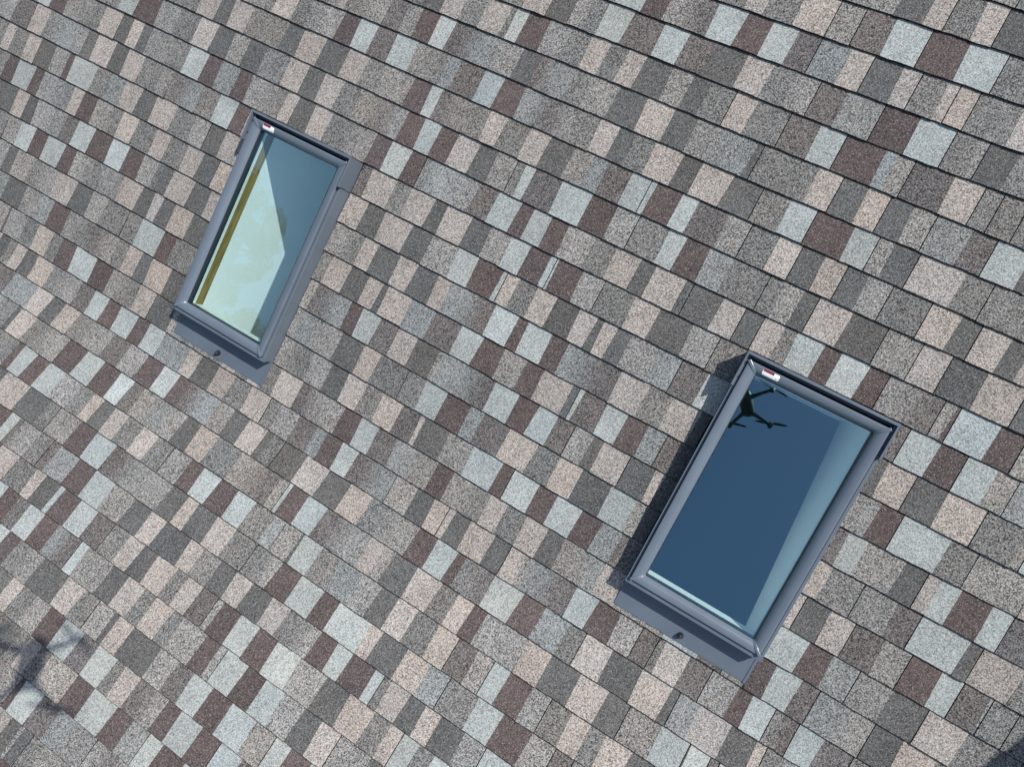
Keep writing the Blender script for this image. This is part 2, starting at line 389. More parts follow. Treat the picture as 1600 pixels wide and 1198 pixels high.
7: '-4750B| -4690M -4615B -4540B| -4410M -4300B -4150M -4060B -3950M -3840L| -3740M -3721L -3601G -3508P -3403G -3330M -3222B -3080M -2964L -2856G -2766P -2666D -2524P -2498L -2420G -2330L -2250G -2160P -2080G -2000P -1936G -1856P -1735N -1651L* -1492M -1389B -1296N -1190H -1088L -980M -896L -785G -705P -624G -527P -429D -341L* -229H -154P* -55L 163B 311N 412L| 505M| 580B* 669N 743H|* 869L* 952D|* 1060P 1175G 1253B| 1403M 1493B 1553N 1600!',
8: '-4750L| -4620N -4545N -4435L -4360L -4250P| -4100D -3950P -3875P| -3725D -3647G -3597P -3522D -3436P -3320G -3218L -3111N -3011B -2919M -2827B -2715M -2626B -2522H -2360P -2286D -2171P -2072G -1960P -1846G| -1777L -1677N -1575H -1512M -1419B -1340N -1221H -1123L| -1009D -913P -843P| -815D -729P* -614D -528P| -451L -404H -336N* -210B -118M* -6L* 88N| 161G| 194P* 290N* 387L|* 494M 560B* 646G| 687N 740B|* 831N 947G| 1007L| 1117N 1227L 1377N 1467L 1557B| 1600!',
9: '-4750L| -4675N -4615G -4485N -4355L -4205N| -4130N -4040L -3980G| -3905H -3815N -3740H -3665N| -3512H -3334P -3231D -3135P -3029G -2919L -2787N -2664L -2548M -2434B -2337M -2263N -2181H -2076L -1980D -1889P -1786D -1749G -1677D|* -1546P* -1419D* -1292P -1175G -1071L* -921M -817B -722M -672G -580N -526B* -396M* -287H* -172G -92P|* 31D* 167P* 285D 324H|* 410P* 537D* 646P 683G| 758H 833G 983N 1133G 1193P| 1303D 1363P 1438D 1513G| 1600!',
10: '-4750B| -4600M -4490N -4380M -4320B -4230M -4170B| -4110M -4000B -3925M -3775B -3700G| -3610H -3480G -3371D -3336P -3233G -3109L -2984M -2856B -2731M -2615B -2533N -2454L -2369H -2266L -2180D -2081P -1979G* -1830L -1713N -1592L -1545B| -1526M -1430B -1329N* -1208H* -1076P -1002L -951D* -828P* -712G -622P -546M -478L* -274P* -167D* -32P* 86D* 185G|* 323B* 439D| 447B 525N| 561P| 651D 741P 851N 981N 1071D 1181P| 1271D 1346P 1496D 1556G| 1600!',
11: '-4750B| -4690M -4615B -4505M -4355N -4225B| -4075M -3925B -3775M -3715B| -3655M -3595N -3535M -3475G| -3385G -3295G -3221M -3173B -3089M -2997B -2880L -2757G -2669P -2608D -2521P -2438G -2331P -2242G -2134L| -2023M -1937B -1843M -1729B -1633G -1519H -1451L| -1359D -1342B -1244G -1137H* -1026L -925D -830P -734G* -619P -524N|* -426L -354B| -281M* -170L -87G|* 12P 92G 161P 263D 361B| 491M 551B 681M 741B 851M 961B| 1091L 1241B 1351M 1411N 1486M 1546B| 1600!',
12: '-4750B| -4640M -4490B -4380L -4305G| -4155H -4065G -3915L -3765B| -3705M -3555B -3425P| -3275D -3165P -3074P -3000D -2847G -2776L| -2637M -2518B -2397N -2278H -2175L* -2028D -1926P -1856D -1739P -1633G* -1507G| -1477G -1409L -1367M* -1252B* -1132M -1040B* -871P -815D* -684P* -569H* -473G|* -333B* -224M* -91L* 17N| 96G| 186D 336P 446G| 536H 666G 756H 906G 1036H 1166B| 1296M 1426B 1501M 1600!',
13: '-4750G| -4640H -4580G -4490G -4360P| -4230D -4100P -3990D -3930B| -3855G -3705B -3615M -3465B -3315M -3225B| -3115M -2985B -2932N -2888L -2783G -2693N| -2639H -2518M -2397B -2272L -2143D -2031P -1946D* -1783P -1708L -1606D -1509P -1424D* -1305P -1217G* -1102L -1042M -948B -876M* -753B -710G| -670P -583D -498P -425D* -310L -214B| -98G| 32L 162G 237L 297G 447G| 557L 632G 742L 802G 912P| 1042D 1132P 1192N 1267P 1377P| 1467D 1600!',
14: '-4750G| -4660H -4570G -4495H -4435G| -4285N -4225N -4115L -4055G -3925B| -3850M -3775G -3700M -3625G -3535G -3405P| -3345D -3255P -3180D -3090P -2980D -2920P| -2797G -2664P -2608D -2510B -2482M -2367B -2259N -2151G| -2052P -1968D -1872P -1767G -1695P -1613N -1519L| -1487M -1385B -1285M* -1176B* -1049L* -914D* -787P* -670G* -581P -522B| -447G -372B -262M -187G -112L -52L| 58N 118L 228N 303L| 378N 528L 678N 753L 828B| 903M 1033B 1123M 1213P| 1323D 1453N 1600!',
15: '-4750B| -4690L -4615G -4525M -4465G -4355G| -4280H -4170G -4080H -3970G -3840G| -3780D -3690P -3615D -3485P -3335D -3205B| -3115M -3040B -2890M -2815B -2740M -2652N -2578B -2484M -2385H -2320N -2239B| -2186L* -2033D -1938P -1839G -1765P -1668G -1596L* -1469M -1386L -1350B|* -1237M* -1130B* -1028L* -926D* -828P* -736L|* -586D -526P -416D -266P -191P| -116D 14P 74B| 134M 209B 299G| 429H 489L 549H 659G 789H 864B| 994M 1054B 1184M 1244L| 1334N 1464L 1600!',
16: '-4750L| -4690N -4630L -4570N -4460L -4330N -4270B| -4140M -4065B -3935M -3825G| -3675H -3565G -3435B| -3345M -3270B -3120G| -3010L -2950L -2875N -2800G -2650B| -2590M -2511G -2427L -2350D* -2181P -2083G -1984L| -1890D -1862P -1776D* -1607L -1507N -1412B -1313M* -1199B* -1066L* -962B| -887M -777B -667M -607L| -457N -307L -247N -157L -97B| -37M 113B 173G 303B 413P| 473N 563P 653D 803P 933D 1043G| 1193L 1323L 1433L 1600!',
17: '-4750G| -4690H -4615G -4485H -4355G -4265P| -4135D -4045P -3970D -3910P -3850P| -3700D -3590P -3500D -3440P -3290D -3215L| -3140N -3010L -2920N -2790L -2640G| -2530D -2420P -2368P -2350G -2261L -2164M -2066B -1958N -1858B -1755G -1693P -1610N -1512L -1450M -1367B* -1255M* -1148B| -1038N -948B -888M -778P| -688D -558P -448D -388P -278P| -148D -73P 37D 97P| 227D 317G 427D 487L 617G| 747L 857G 987L 1097G 1187N| 1297N 1357L 1417N 1547G 1600!',
18: '-4750P| -4640N -4510P -4420D -4270P -4195L -4105G| -4045L -3955L -3825L -3675L| -3545D -3470P -3340D -3250L| -3100N -3040L -2890P| -2830D -2680P -2605D -2475N -2325D -2226G -2159P -2092G -2026L* -1864M -1757B* -1629M -1528H -1433B| -1358M -1228B -1168G| -1058L -998G -848L -758G -683L -608L| -478N -403L -293P| -163D -103P 27D 102L 232L 292P| 422G 532P 607D 757P 832L 942B| 1002M 1092L 1152M 1262L| 1392M 1502B 1600!',
19: '-4750P| -4640D -4550P -4440D -4290G| -4215H -4155G -4025H -3950B| -3875M -3800B -3690M -3560N| -3485L -3410N -3280M -3190G| -3115M -2965N -2835M -2725L| -2635N -2485L -2410N -2335L| -2275N -2185L -2083M -2045B -1941N* -1831H -1731L* -1614L| -1554N -1479L -1369N -1259L -1149L| -1059N -969L -819N -709L| -634G -544L -469N -379L -304N -244G| -134L -44G 106L 196P| 326D 456P 566D 696B| 846N 906B 1036P| 1096D 1171P 1261B| 1411M 1600!',
20: '-4750P| -4620D -4510P -4420D -4270P -4120G| -3970L -3860G -3785P| -3635D -3505P -3375G| -3245H -3185G -3095H -3020P| -2870D -2720P -2570D -2440P| -2290D -2140P -2010D -1940L -1925D -1870G| -1795L -1720G -1610L -1500G -1440L -1380L| -1320D -1245P -1155B| -1065M -935B -860M -800G| -740N -650G -560L -450G -375H -285B| -135M 15B 105M 165B 225B| 315M 465B 615M 765L| 875N 965L 1055N 1145L 1235B| 1365M 1515L 1600!',
21: '-4750B| -4600M -4510B -4360M -4210B -4135M -4025B| -3915M -3765B -3705M -3575B -3485M -3425B| -3365G -3215B -3065M -2975B -2845G| -2735L -2645N -2535N -2460G| -2400L -2310G -2220B| -2110M -2035B -1945M -1795B -1720L| -1570N -1420L -1290N -1180L -1105N -995P| -920D -860P -770D -695P| -620D -545P -395N -265N -205D -145N| 5D 135P 285P| 415D 475P 605D 680B| 830M 905B 965G| 1095M 1225G 1375P| 1525D 1600!',
22: '-4750P| -4600D -4470P -4380D -4250P -4100P| -3950D -3820P -3760D -3700N| -3570D -3420P -3345D -3255L| -3145L -3055L -2925N -2865L -2805N| -2695L -2585G -2455L -2365G -2290L -2215B| -2140M -1990B -1860M -1770P| -1680D -1605P -1475D -1400P -1325D -1235P| -1105N -975G -915D -840P -690B| -600G -525B -375M -285G -155P| -65D 25P 135D 210P 300D 375G| 485H 615G 690H 765G 855H 985P| 1060D 1120P 1210B| 1360M 1420L 1510M 1600!'}
SKYLIGHTS = [(-2.482, -0.93), (-0.061, -0.93)]

# tint of each blend of granules (albedo) and how far single granules stray from it
TINT = dict(P=((.274, .247, .224), .78), B=((.277, .300, .291), .54), D=((.083, .083, .081), .72), M=((.078, .061, .059), .66),
            G=((.131, .129, .123), 1.22), L=((.186, .180, .170), 1.14), N=((.103, .094, .090), 1.14), H=((.174, .183, .180), .96))

def parse(txt):
    out, cur = [], None
    for t in txt.split():
        i = 1
        while t[i] in '-0123456789': i += 1
        u = int(t[:i]) / 1000
        if cur: out.append((cur[0], u, cur[1], '|' in cur[2], '*' in cur[2]))
        code = t[i]
        cur = None if code == '!' else (u, code, t[i + 1:])
    return out

FAMILY = ['BM', 'PD', 'PD', 'BM', 'GL', 'LN', 'GH']
def random_tabs(u0, u1):
    out, u = [], u0
    while u < u1 - 1e-4:
        fam = rng.choice(FAMILY)
        for i in range(rng.randint(3, 6)):
            w = rng.choice([.06, .075, .09, .11, .13, .15])
            if u + w > u1 - .04: w = u1 - u
            out.append((u, u + w, fam[i % 2] if rng.random() < .85 else rng.choice('GLN'), i == 0, False))
            u += w
            if u >= u1 - 1e-4: break
    return out

def tab_geometry(V, Fc, FM, TN, K, tab, ua, ub, uat, ubt, raise_, tint, tint_l, tint_r):
    """one visible rectangle of a shingle: a wedge, thick at its lower (butt) edge"""
    w = ub - ua
    nu = max(2, int(w / 0.035) + 1)
    rows = [0.0, 0.014, 0.5, 1.06] if not (4 <= K <= 10) else [0.0, 0.014, 0.28, 0.52, 0.76, 1.06]
    base = len(V)
    tb = 0.0078 + raise_
    jit = [rng.gauss(0, 0.0045) for _ in range(nu + 1)]
    lift = rng.gauss(0, 0.0010)
    slip = rng.gauss(0, 0.005)
    jit = [j + slip for j in jit]
    for r in rows:
        for i in range(nu + 1):
            f = i / nu
            u = (ua + (ub - ua) * f) * (1 - r) + (uat + (ubt - uat) * f) * r
            k = (K + sag(K, u)) * (1 - r) + (K - 1 + sag(K - 1, u)) * r
            if r == 0: k += jit[i]
            elif r == rows[1]: k += jit[i]
            n = tb * (1 - r) + 0.0009 * r + lift * (1 - r) - SINK
            if r == 0: n -= 0.0010
            if r > 1: n = 0.0004 - SINK
            V.append(surf_pt(u, k, n))
    nr = len(rows); W = nu + 1
    for r in range(nr - 1):
        for i in range(nu):
            a = base + r * W + i
            Fc.append((a, a + 1, a + 1 + W, a + W)); FM.append(1 if r == 0 else 0)   # bare asphalt at the cut edge
    # butt edge and flanks
    bb = len(V)
    for i in range(nu + 1):
        u = ua + (ub - ua) * i / nu
        V.append(surf_pt(u, K + sag(K, u) + jit[i], -0.0025 - SINK))
    for i in range(nu):
        Fc.append((base + i, bb + i, bb + i + 1, base + i + 1)); FM.append(1)
    for side in (0, nu):
        prev = bb + side
        for r in range(1, nr):
            v = np.array(V[base + r * W + side]) - np.array([0, 0, 0.006])
            V.append(v)
            q = (base + (r - 1) * W + side, base + r * W + side, len(V) - 1, prev)
            Fc.append(q if side == 0 else q[::-1]); FM.append(1)
            prev = len(V) - 1
    for v in range(nr * W):                                # blends run into each other where the factory sprayed them so
        f = (v % W) / nu
        a, b, s = (tint_l, tint, f * 2) if f < .5 else (tint, tint_r, f * 2 - 1)
        TN.append(tuple(p * (1 - s) + q * s for p, q in zip(a, b)))
    TN.extend([tint] * (len(V) - len(TN)))

def finish_tabs(name, V, Fc, FM, TN, parent, center):
    me = bpy.data.meshes.new(name)
    A = np.array(V)
    c = A.mean(0) if center else np.zeros(3)
    me.from_pydata((A - c).tolist(), [], Fc)
    me.materials.append(M_GRAN); me.materials.append(M_EDGE)
    me.polygons.foreach_set('material_index', FM)
    at = me.attributes.new('tint', 'FLOAT_COLOR', 'POINT')
    at.data.foreach_set('color', np.array(TN, dtype=np.float32).ravel())
    me.update()
    o = bpy.data.objects.new(name, me)
    C.objects.link(o)
    o.location = c
    o.parent = parent
    return o

roof = empty('roof', tuple(sp(-1.5, 12, -0.1)))
tag(roof, 'pitched roof of multicoloured asphalt shingles in grey, pink, pale blue and brown', 'roof', kind='structure')
ROOT_INV = Matrix.Translation(-roof.location)

def build_roof():
    U0, U1 = -6.4, 3.4
    rest = ([], [], [], [])
    for K in range(-20, 29):
        if K in COURSES:
            tabs = random_tabs(U0, -4.75) + parse(COURSES[K]) + random_tabs(1.6, U1)
        else:
            tabs = random_tabs(U0, U1)
        prev_end = None; prev_sl = 0
        tints = []
        for tb_ in tabs:
            (r, g, b), sprd = TINT[tb_[2]]
            f = math.exp(rng.gauss(0, .06)); wv = rng.gauss(0, .016)
            tints.append((r * f * (1 + wv), g * f, b * f * (1 - wv), sprd))
        seam = [1 if rng.random() < .42 else 0 for _ in tabs]
        for i, t in enumerate(tabs):
            u0, u1, col, joint, single = t
            adjacent = prev_end is not None and abs(prev_end - u0) < .002
            nxt = tabs[i + 1] if i + 1 < len(tabs) and abs(tabs[i + 1][0] - u1) < .002 else None
            sl0 = prev_sl if adjacent else 0.0
            # a clipped edge beside a skylight and a butt joint run straight up the slope, cut-outs lean
            if nxt is None or nxt[3]: sl1 = 0.0
            else:
                lead = -1 if nxt[2] in 'BPLH' else 1
                sl1 = lead * rng.uniform(.001, .008) if rng.random() < .8 else rng.gauss(0, .003)
            g0 = 0.0018 if (joint and adjacent) else (0.0 if adjacent else 0.001)
            g1 = 0.0018 if (nxt and nxt[3]) else 0.0
            tint = tints[i]
            soft = 'GLNH'
            tl = tr_ = tint
            if adjacent and not joint and col in soft and tabs[i - 1][2] in soft and seam[i - 1] > 0:
                tl = tuple((p + q) / 2 for p, q in zip(tint, tints[i - 1]))
            if nxt and not nxt[3] and col in soft and nxt[2] in soft and seam[i] > 0:
                tr_ = tuple((p + q) / 2 for p, q in zip(tint, tints[i + 1]))
            up = 0.0011 if col in 'BP' else (0.0006 if col in 'LHG' else 0.0)
            up += rng.uniform(0, .0006)
            args = (K, t, u0 + g0, u1 - g1, u0 + g0 + sl0, u1 - g1 + sl1, up, tint, tl, tr_)
            if single:
                L = ([], [], [], [])
                tab_geometry(*L, *args)
                finish_tabs('shingle', *L, roof, True).matrix_parent_inverse = ROOT_INV
            else:
                tab_geometry(*rest, *args)
            prev_end = u1; prev_sl = sl1
    o = finish_tabs('shingle_field', *rest, roof, False)
    o.matrix_parent_inverse = ROOT_INV
    tag(o, kind='stuff')
    # the deck under the shingles, open where the skylights sit
    us = sorted([U0 - .05, U1 + .05] + [s + d for s, _ in SKYLIGHTS for d in (0.05, 0.515)] + list(np.arange(-6, 3.4, .5)))
    ks = sorted([-20.4, 28.2] + [-0.53, 5.7] + list(np.arange(-19, 28.1, 1.0)))
    bm = bmesh.new()
    vg = {}
    def vert(i, j):
        if (i, j) not in vg: vg[i, j] = bm.verts.new(surf_pt(us[i], ks[j], -0.0045 - SINK))
        return vg[i, j]
    for i in range(len(us) - 1):
        for j in range(len(ks) - 1):
            um, km = (us[i] + us[i + 1]) / 2, (ks[j] + ks[j + 1]) / 2
            if any(s + .05 < um < s + .515 for s, _ in SKYLIGHTS) and -0.53 < km < 5.7: continue
            bm.faces.new([vert(i, j + 1), vert(i + 1, j + 1), vert(i + 1, j), vert(i, j)])
    ext = bmesh.ops.extrude_face_region(bm, geom=bm.faces[:])
    nrm = Vector((-0.30, -0.46, 0.835))
    for v in ext['geom']:
        if isinstance(v, bmesh.types.BMVert): v.co -= nrm * 0.03
    link_new('roof_deck', bm, M_FELT, roof).matrix_parent_inverse = ROOT_INV
build_roof()

# ---------------------------------------------------------------- skylights
AX_U = Vector((RH[0], RH[1], 0))
AX_S = (sp(0, -3) - sp(0, 3)).normalized()             # up the slope
AX_N = AX_U.cross(AX_S).normalized()
WID, LEN = 0.565, 0.992
GA0, GA1, GB0, GB1 = 0.058, 0.507, 0.062, 0.934        # daylight opening, local a (across) and b (down the slope)
def L3(a, b, h): return Vector((a, -b, h))
PROFILE = [(0.0000, 0.0540), (0.0000, 0.0815), (0.0010, 0.0852), (0.0030, 0.0868), (0.0100, 0.0872), (0.0180, 0.0863), (0.0260, 0.0843), (0.0330, 0.0808), (0.0390, 0.0757), (0.0425, 0.0708), (0.0440, 0.0678), (0.0440, 0.0520)]
A0, A1, B0, B1 = 0.014, 0.551, 0.0245, 0.974            # outer edge of the cladding

TS, BS = (GB0 - B0) / 0.044, (B1 - GB1) / 0.044                                # the top rail is a little narrower
def rail(kind):
    bm = bmesh.new()
    rings = []
    for end in (0, 1):
        ring = []
        for d, h in PROFILE:
            if kind == 'left': p = L3(A0 + d, (B0 + d * TS) if end == 0 else (B1 - d * BS), h)
            elif kind == 'right': p = L3(A1 - d, (B0 + d * TS) if end == 0 else (B1 - d * BS), h)
            elif kind == 'top': p = L3((A0 + d) if end == 0 else (A1 - d), B0 + d * TS, h)
            else: p = L3((A0 + d) if end == 0 else (A1 - d), B1 - d * BS, h)
            ring.append(bm.verts.new(p))
        rings.append(ring)
    n = len(PROFILE)
    for i in range(n):
        bm.faces.new([rings[0][i], rings[0][(i + 1) % n], rings[1][(i + 1) % n], rings[1][i]])
    bm.faces.new(rings[0]); bm.faces.new(list(reversed(rings[1])))
    return bm

def corner_cover(sa, sb):
    """raised strip over the mitre, running from the outer corner to the glass"""
    bm = bmesh.new()
    ca, da = (A0, 1) if sa < 0 else (A1, -1)
    cb, db = (B0, TS) if sb < 0 else (B1, -BS)
    t = Vector((da, db, 0)).normalized()
    q = Vector((-t.y, t.x, 0))
    rows = []
    pr = [(0.0006, 0.078)] + [(d, h + 0.0030) for d, h in PROFILE[1:11]] + [(0.0455, 0.0675)]
    for d, h in pr:
        w = 0.0062 + 0.05 * max(0, 0.02 - d) * 0
        c = Vector((ca + da * d, cb + db * d, h))
        row = []
        for s, dz in ((-1, -0.006), (-1, 0), (-0.6, 0.0012), (0.6, 0.0012), (1, 0), (1, -0.006)):
            p = c + q * (w * s)
            row.append(bm.verts.new(L3(p.x, p.y, p.z + dz)))
        rows.append(row)
    for r0, r1 in zip(rows, rows[1:]):
        for i in range(5): bm.faces.new([r0[i], r0[i + 1], r1[i + 1], r1[i]])
    bm.faces.new(rows[0]); bm.faces.new(list(reversed(rows[-1])))
    return bm

def extrude_profile(bm, prof, fn, closed=True):
    """prof: 2D points, fn(end, p) -> Vector"""
    r0 = [bm.verts.new(fn(0, p)) for p in prof]
    r1 = [bm.verts.new(fn(1, p)) for p in prof]
    n = len(prof)
    for i in range(n):
        bm.faces.new([r0[i], r0[(i + 1) % n], r1[(i + 1) % n], r1[i]])
    bm.faces.new(r0); bm.faces.new(list(reversed(r1)))

def make_skylight():
    root = empty('skylight')
    rails = []
    for kind in ('top', 'bottom', 'left', 'right'):
        rails.append(link_new('frame_rail', rail(kind), M_CLAD, root))
    for sa in (-1, 1):
        for sb in (-1, 1):
            link_new('corner_cover', corner_cover(sa, sb), M_CLAD, root)
    # glazing gasket and pane
    bm = bmesh.new()
    for (x0, x1, y0, y1) in ((GA0, GA0 + .0035, GB0, GB1), (GA1 - .0035, GA1, GB0, GB1), (GA0 + .0035, GA1 - .0035, GB0, GB0 + .0025),
                             (GA0 + .0035, GA1 - .0035, GB1 - .003, GB1)):
        box(bm, x0, x1, -y1, -y0, 0.0360, 0.0670)
    link_new('gasket', bm, M_SEAL, root)
    bm = bmesh.new()
    box(bm, GA0 - .001, GA1 + .001, -(GB1 + .001), -(GB0 - .001), 0.0480, 0.0560)
    for f in bm.faces: f.material_index = 0 if f.calc_center_median().z > .0558 else 1
    link_new('glass_pane', bm, [M_GLASS, M_CLEAR], root)
    # curb box under the cladding (white inside)
    bm = bmesh.new()
    for (x0, x1, y0, y1) in ((0.020, GA0 - .002, 0.026, LEN - .026), (GA1 + .002, 0.545, 0.026, LEN - .026), (GA0 - .002, GA1 + .002, 0.026, GB0 - .002),
                             (GA0 - .002, GA1 + .002, GB1 + .002, LEN - .026)):
        box(bm, x0, x1, -y1, -y0, 0.011, 0.0515)
    link_new('inner_frame', bm, M_WHITE, root)
    # side flashings: upright against the curb with a folded lip
    for s in (0, 1):
        bm = bmesh.new()
        X = (lambda a: a) if s == 0 else (lambda a: WID - a)
        prof = [(0, -0.008), (0, 0.0712), (0.0012, 0.0730), (0.0105, 0.0730), (0.0112, 0.0712), (0.0112, 0.050), (0.0125, 0.050), (0.0125, -0.008)]
        extrude_profile(bm, prof, lambda e, p: L3(X(p[0]), 0.128 if e == 0 else LEN - 0.003, p[1]))
        link_new('side_flashing', bm, M_FLASH, root)
    # head flashing: lip across the top, channel, and arms folded down both sides
    bm = bmesh.new()
    prof = [(-0.004, -0.006), (-0.004, 0.0965), (-0.002, 0.0985), (0.0065, 0.0985), (0.0078, 0.0965), (0.0078, 0.054), (0.0165, 0.052), (0.0165, 0.0)]
    extrude_profile(bm, prof, lambda e, p: L3(-0.003 if e == 0 else WID + 0.003, p[0], p[1]))
    link_new('head_flashing', bm, M_FLASH, root)
    for s in (0, 1):
        bm = bmesh.new()
        X = (lambda a: a) if s == 0 else (lambda a: WID - a)
        prof = [(-0.0032, -0.006), (-0.0032, 0.0965), (-0.002, 0.0983), (0.0040, 0.0983), (0.0048, 0.0965), (0.0048, 0.0765), (0.0112, 0.0765),
                (0.0112, 0.0740), (-0.0012, 0.0740), (-0.0012, -0.006)]
        extrude_profile(bm, prof, lambda e, p: L3(X(p[0]), -0.002 if e == 0 else 0.136, p[1]))
        arm = link_new('head_flashing_arm', bm, M_FLASH, root)
        bm = bmesh.new()                                   # folded locking clip at the arm's end
        x0, x1 = sorted((X(-0.0058), X(-0.0032)))
        box(bm, x0, x1, -0.132, -0.108, 0.045, 0.086, 0.0006)
        link_new('clip', bm, M_FLASH, arm)
        bm = bmesh.new()
        tube(bm, [L3(X(0.0062), 0.098, 0.0755), L3(X(0.0062), 0.098, 0.0820)], [0.0034, 0.0030], 8)
        link_new('rivet', bm, M_BOLT, arm)
    # sill flashing: ledge, drop and apron over the shingles
    bm = bmesh.new()
    prof = [(0.9765, 0.0640), (0.9772, 0.0775), (0.9912, 0.0768), (0.9925, 0.0750), (0.9925, 0.052), (0.9830, 0.052), (0.9830, 0.0610)]
    extrude_profile(bm, prof, lambda e, p: L3(0.0 if e == 0 else WID, p[0], p[1]))
    link_new('sill_ledge', bm, M_FLASH, root)
    bm = bmesh.new()
    prof = [(0.952, 0.0), (0.952, 0.056), (0.956, 0.056), (0.956, 0.0085), (1.112, 0.0052), (1.1175, 0.0040), (1.1185, 0.0005), (1.108, 0.0015), (0.958, 0.0035)]
    extrude_profile(bm, prof, lambda e, p: L3(0.002 if e == 0 else WID - 0.010, p[0], p[1]))
    apron = link_new('sill_apron', bm, M_FLASH, root)
    bm = bmesh.new()                                       # standing seam at the apron's right edge
    prof = [(0.958, 0.003), (0.958, 0.0105), (1.117, 0.0075), (1.1185, 0.0055), (1.1185, -0.0005)]
    extrude_profile(bm, prof, lambda e, p: L3(WID - 0.0095 if e == 0 else WID + 0.001, p[0], p[1]))
    link_new('edge_fold', bm, M_FLASH, apron)
    # hexagonal bolt in the apron
    bm = bmesh.new()
    c = (0.281, 1.0865)
    tube(bm, [L3(*c, 0.0050), L3(*c, 0.0085)], [0.0135, 0.0130], 20)
    tube(bm, [L3(*c, 0.0087), L3(*c, 0.0205), L3(*c, 0.0222)], [0.0104, 0.0104, 0.0088], 6)
    tube(bm, [L3(*c, 0.0224), L3(*c, 0.0275), L3(*c, 0.0295)], [0.0068, 0.0060, 0.0035], 12)
    link_new('bolt', bm, M_BOLT, root)
    # maker's label stuck to the top rail
    top = rails[0]
    def onrail(a, d, lift):
        hs = [p[1] for p in PROFILE[1:11]]; ds = [p[0] for p in PROFILE[1:11]]
        return L3(a, B0 + d * TS, float(np.interp(d, ds, hs)) + lift)
    def patch(name, a0, a1, d0, d1, lift, mat, parent, cut=0.0):
        bm = bmesh.new()
        nd = 5
        rows = []
        for i in range(nd + 1):
            d = d0 + (d1 - d0) * i / nd
            ins = cut if i in (0, nd) else 0.0
            rows.append([(onrail(a0 + ins, d, lift)), (onrail(a1 - ins, d, lift))])
        tv = [[bm.verts.new(p) for p in r] for r in rows]
        bv = [[bm.verts.new(p - Vector((0, 0, 0.0006))) for p in r] for r in rows]
        for i in range(nd):
            bm.faces.new([tv[i][0], tv[i][1], tv[i + 1][1], tv[i + 1][0]])
            bm.faces.new([bv[i][0], bv[i + 1][0], bv[i + 1][1], bv[i][1]])
            for s in (0, 1): bm.faces.new([tv[i][s], bv[i][s], bv[i + 1][s], tv[i + 1][s]])
        for i in (0, nd): bm.faces.new([tv[i][0], tv[i][1], bv[i][1], bv[i][0]])
        return link_new(name, bm, mat, parent)
    st = patch('label_sticker', 0.0755, 0.1400, 0.0070, 0.0330, 0.0012, M_LABEL, root, 0.003)
    patch('red_print', 0.0775, 0.1180, 0.0065, 0.0170, 0.0018, M_RED, st)
    patch('fine_print', 0.1285, 0.1325, 0.0255, 0.0285, 0.0018, M_DARKPRINT, st)
    return root

def place(root, u0, k0):
    M = Matrix((AX_U, AX_S, AX_N)).transposed().to_4x4()
    M.translation = sp(u0, k0, 0.0)
    root.matrix_world = M

def copy_tree(o, parent=None):
    c = o.copy(); C.objects.link(c)
    if parent is not None:
        c.parent = parent; c.matrix_parent_inverse = o.matrix_parent_inverse.copy()
    for ch in list(o.children): copy_tree(ch, c)
    return c

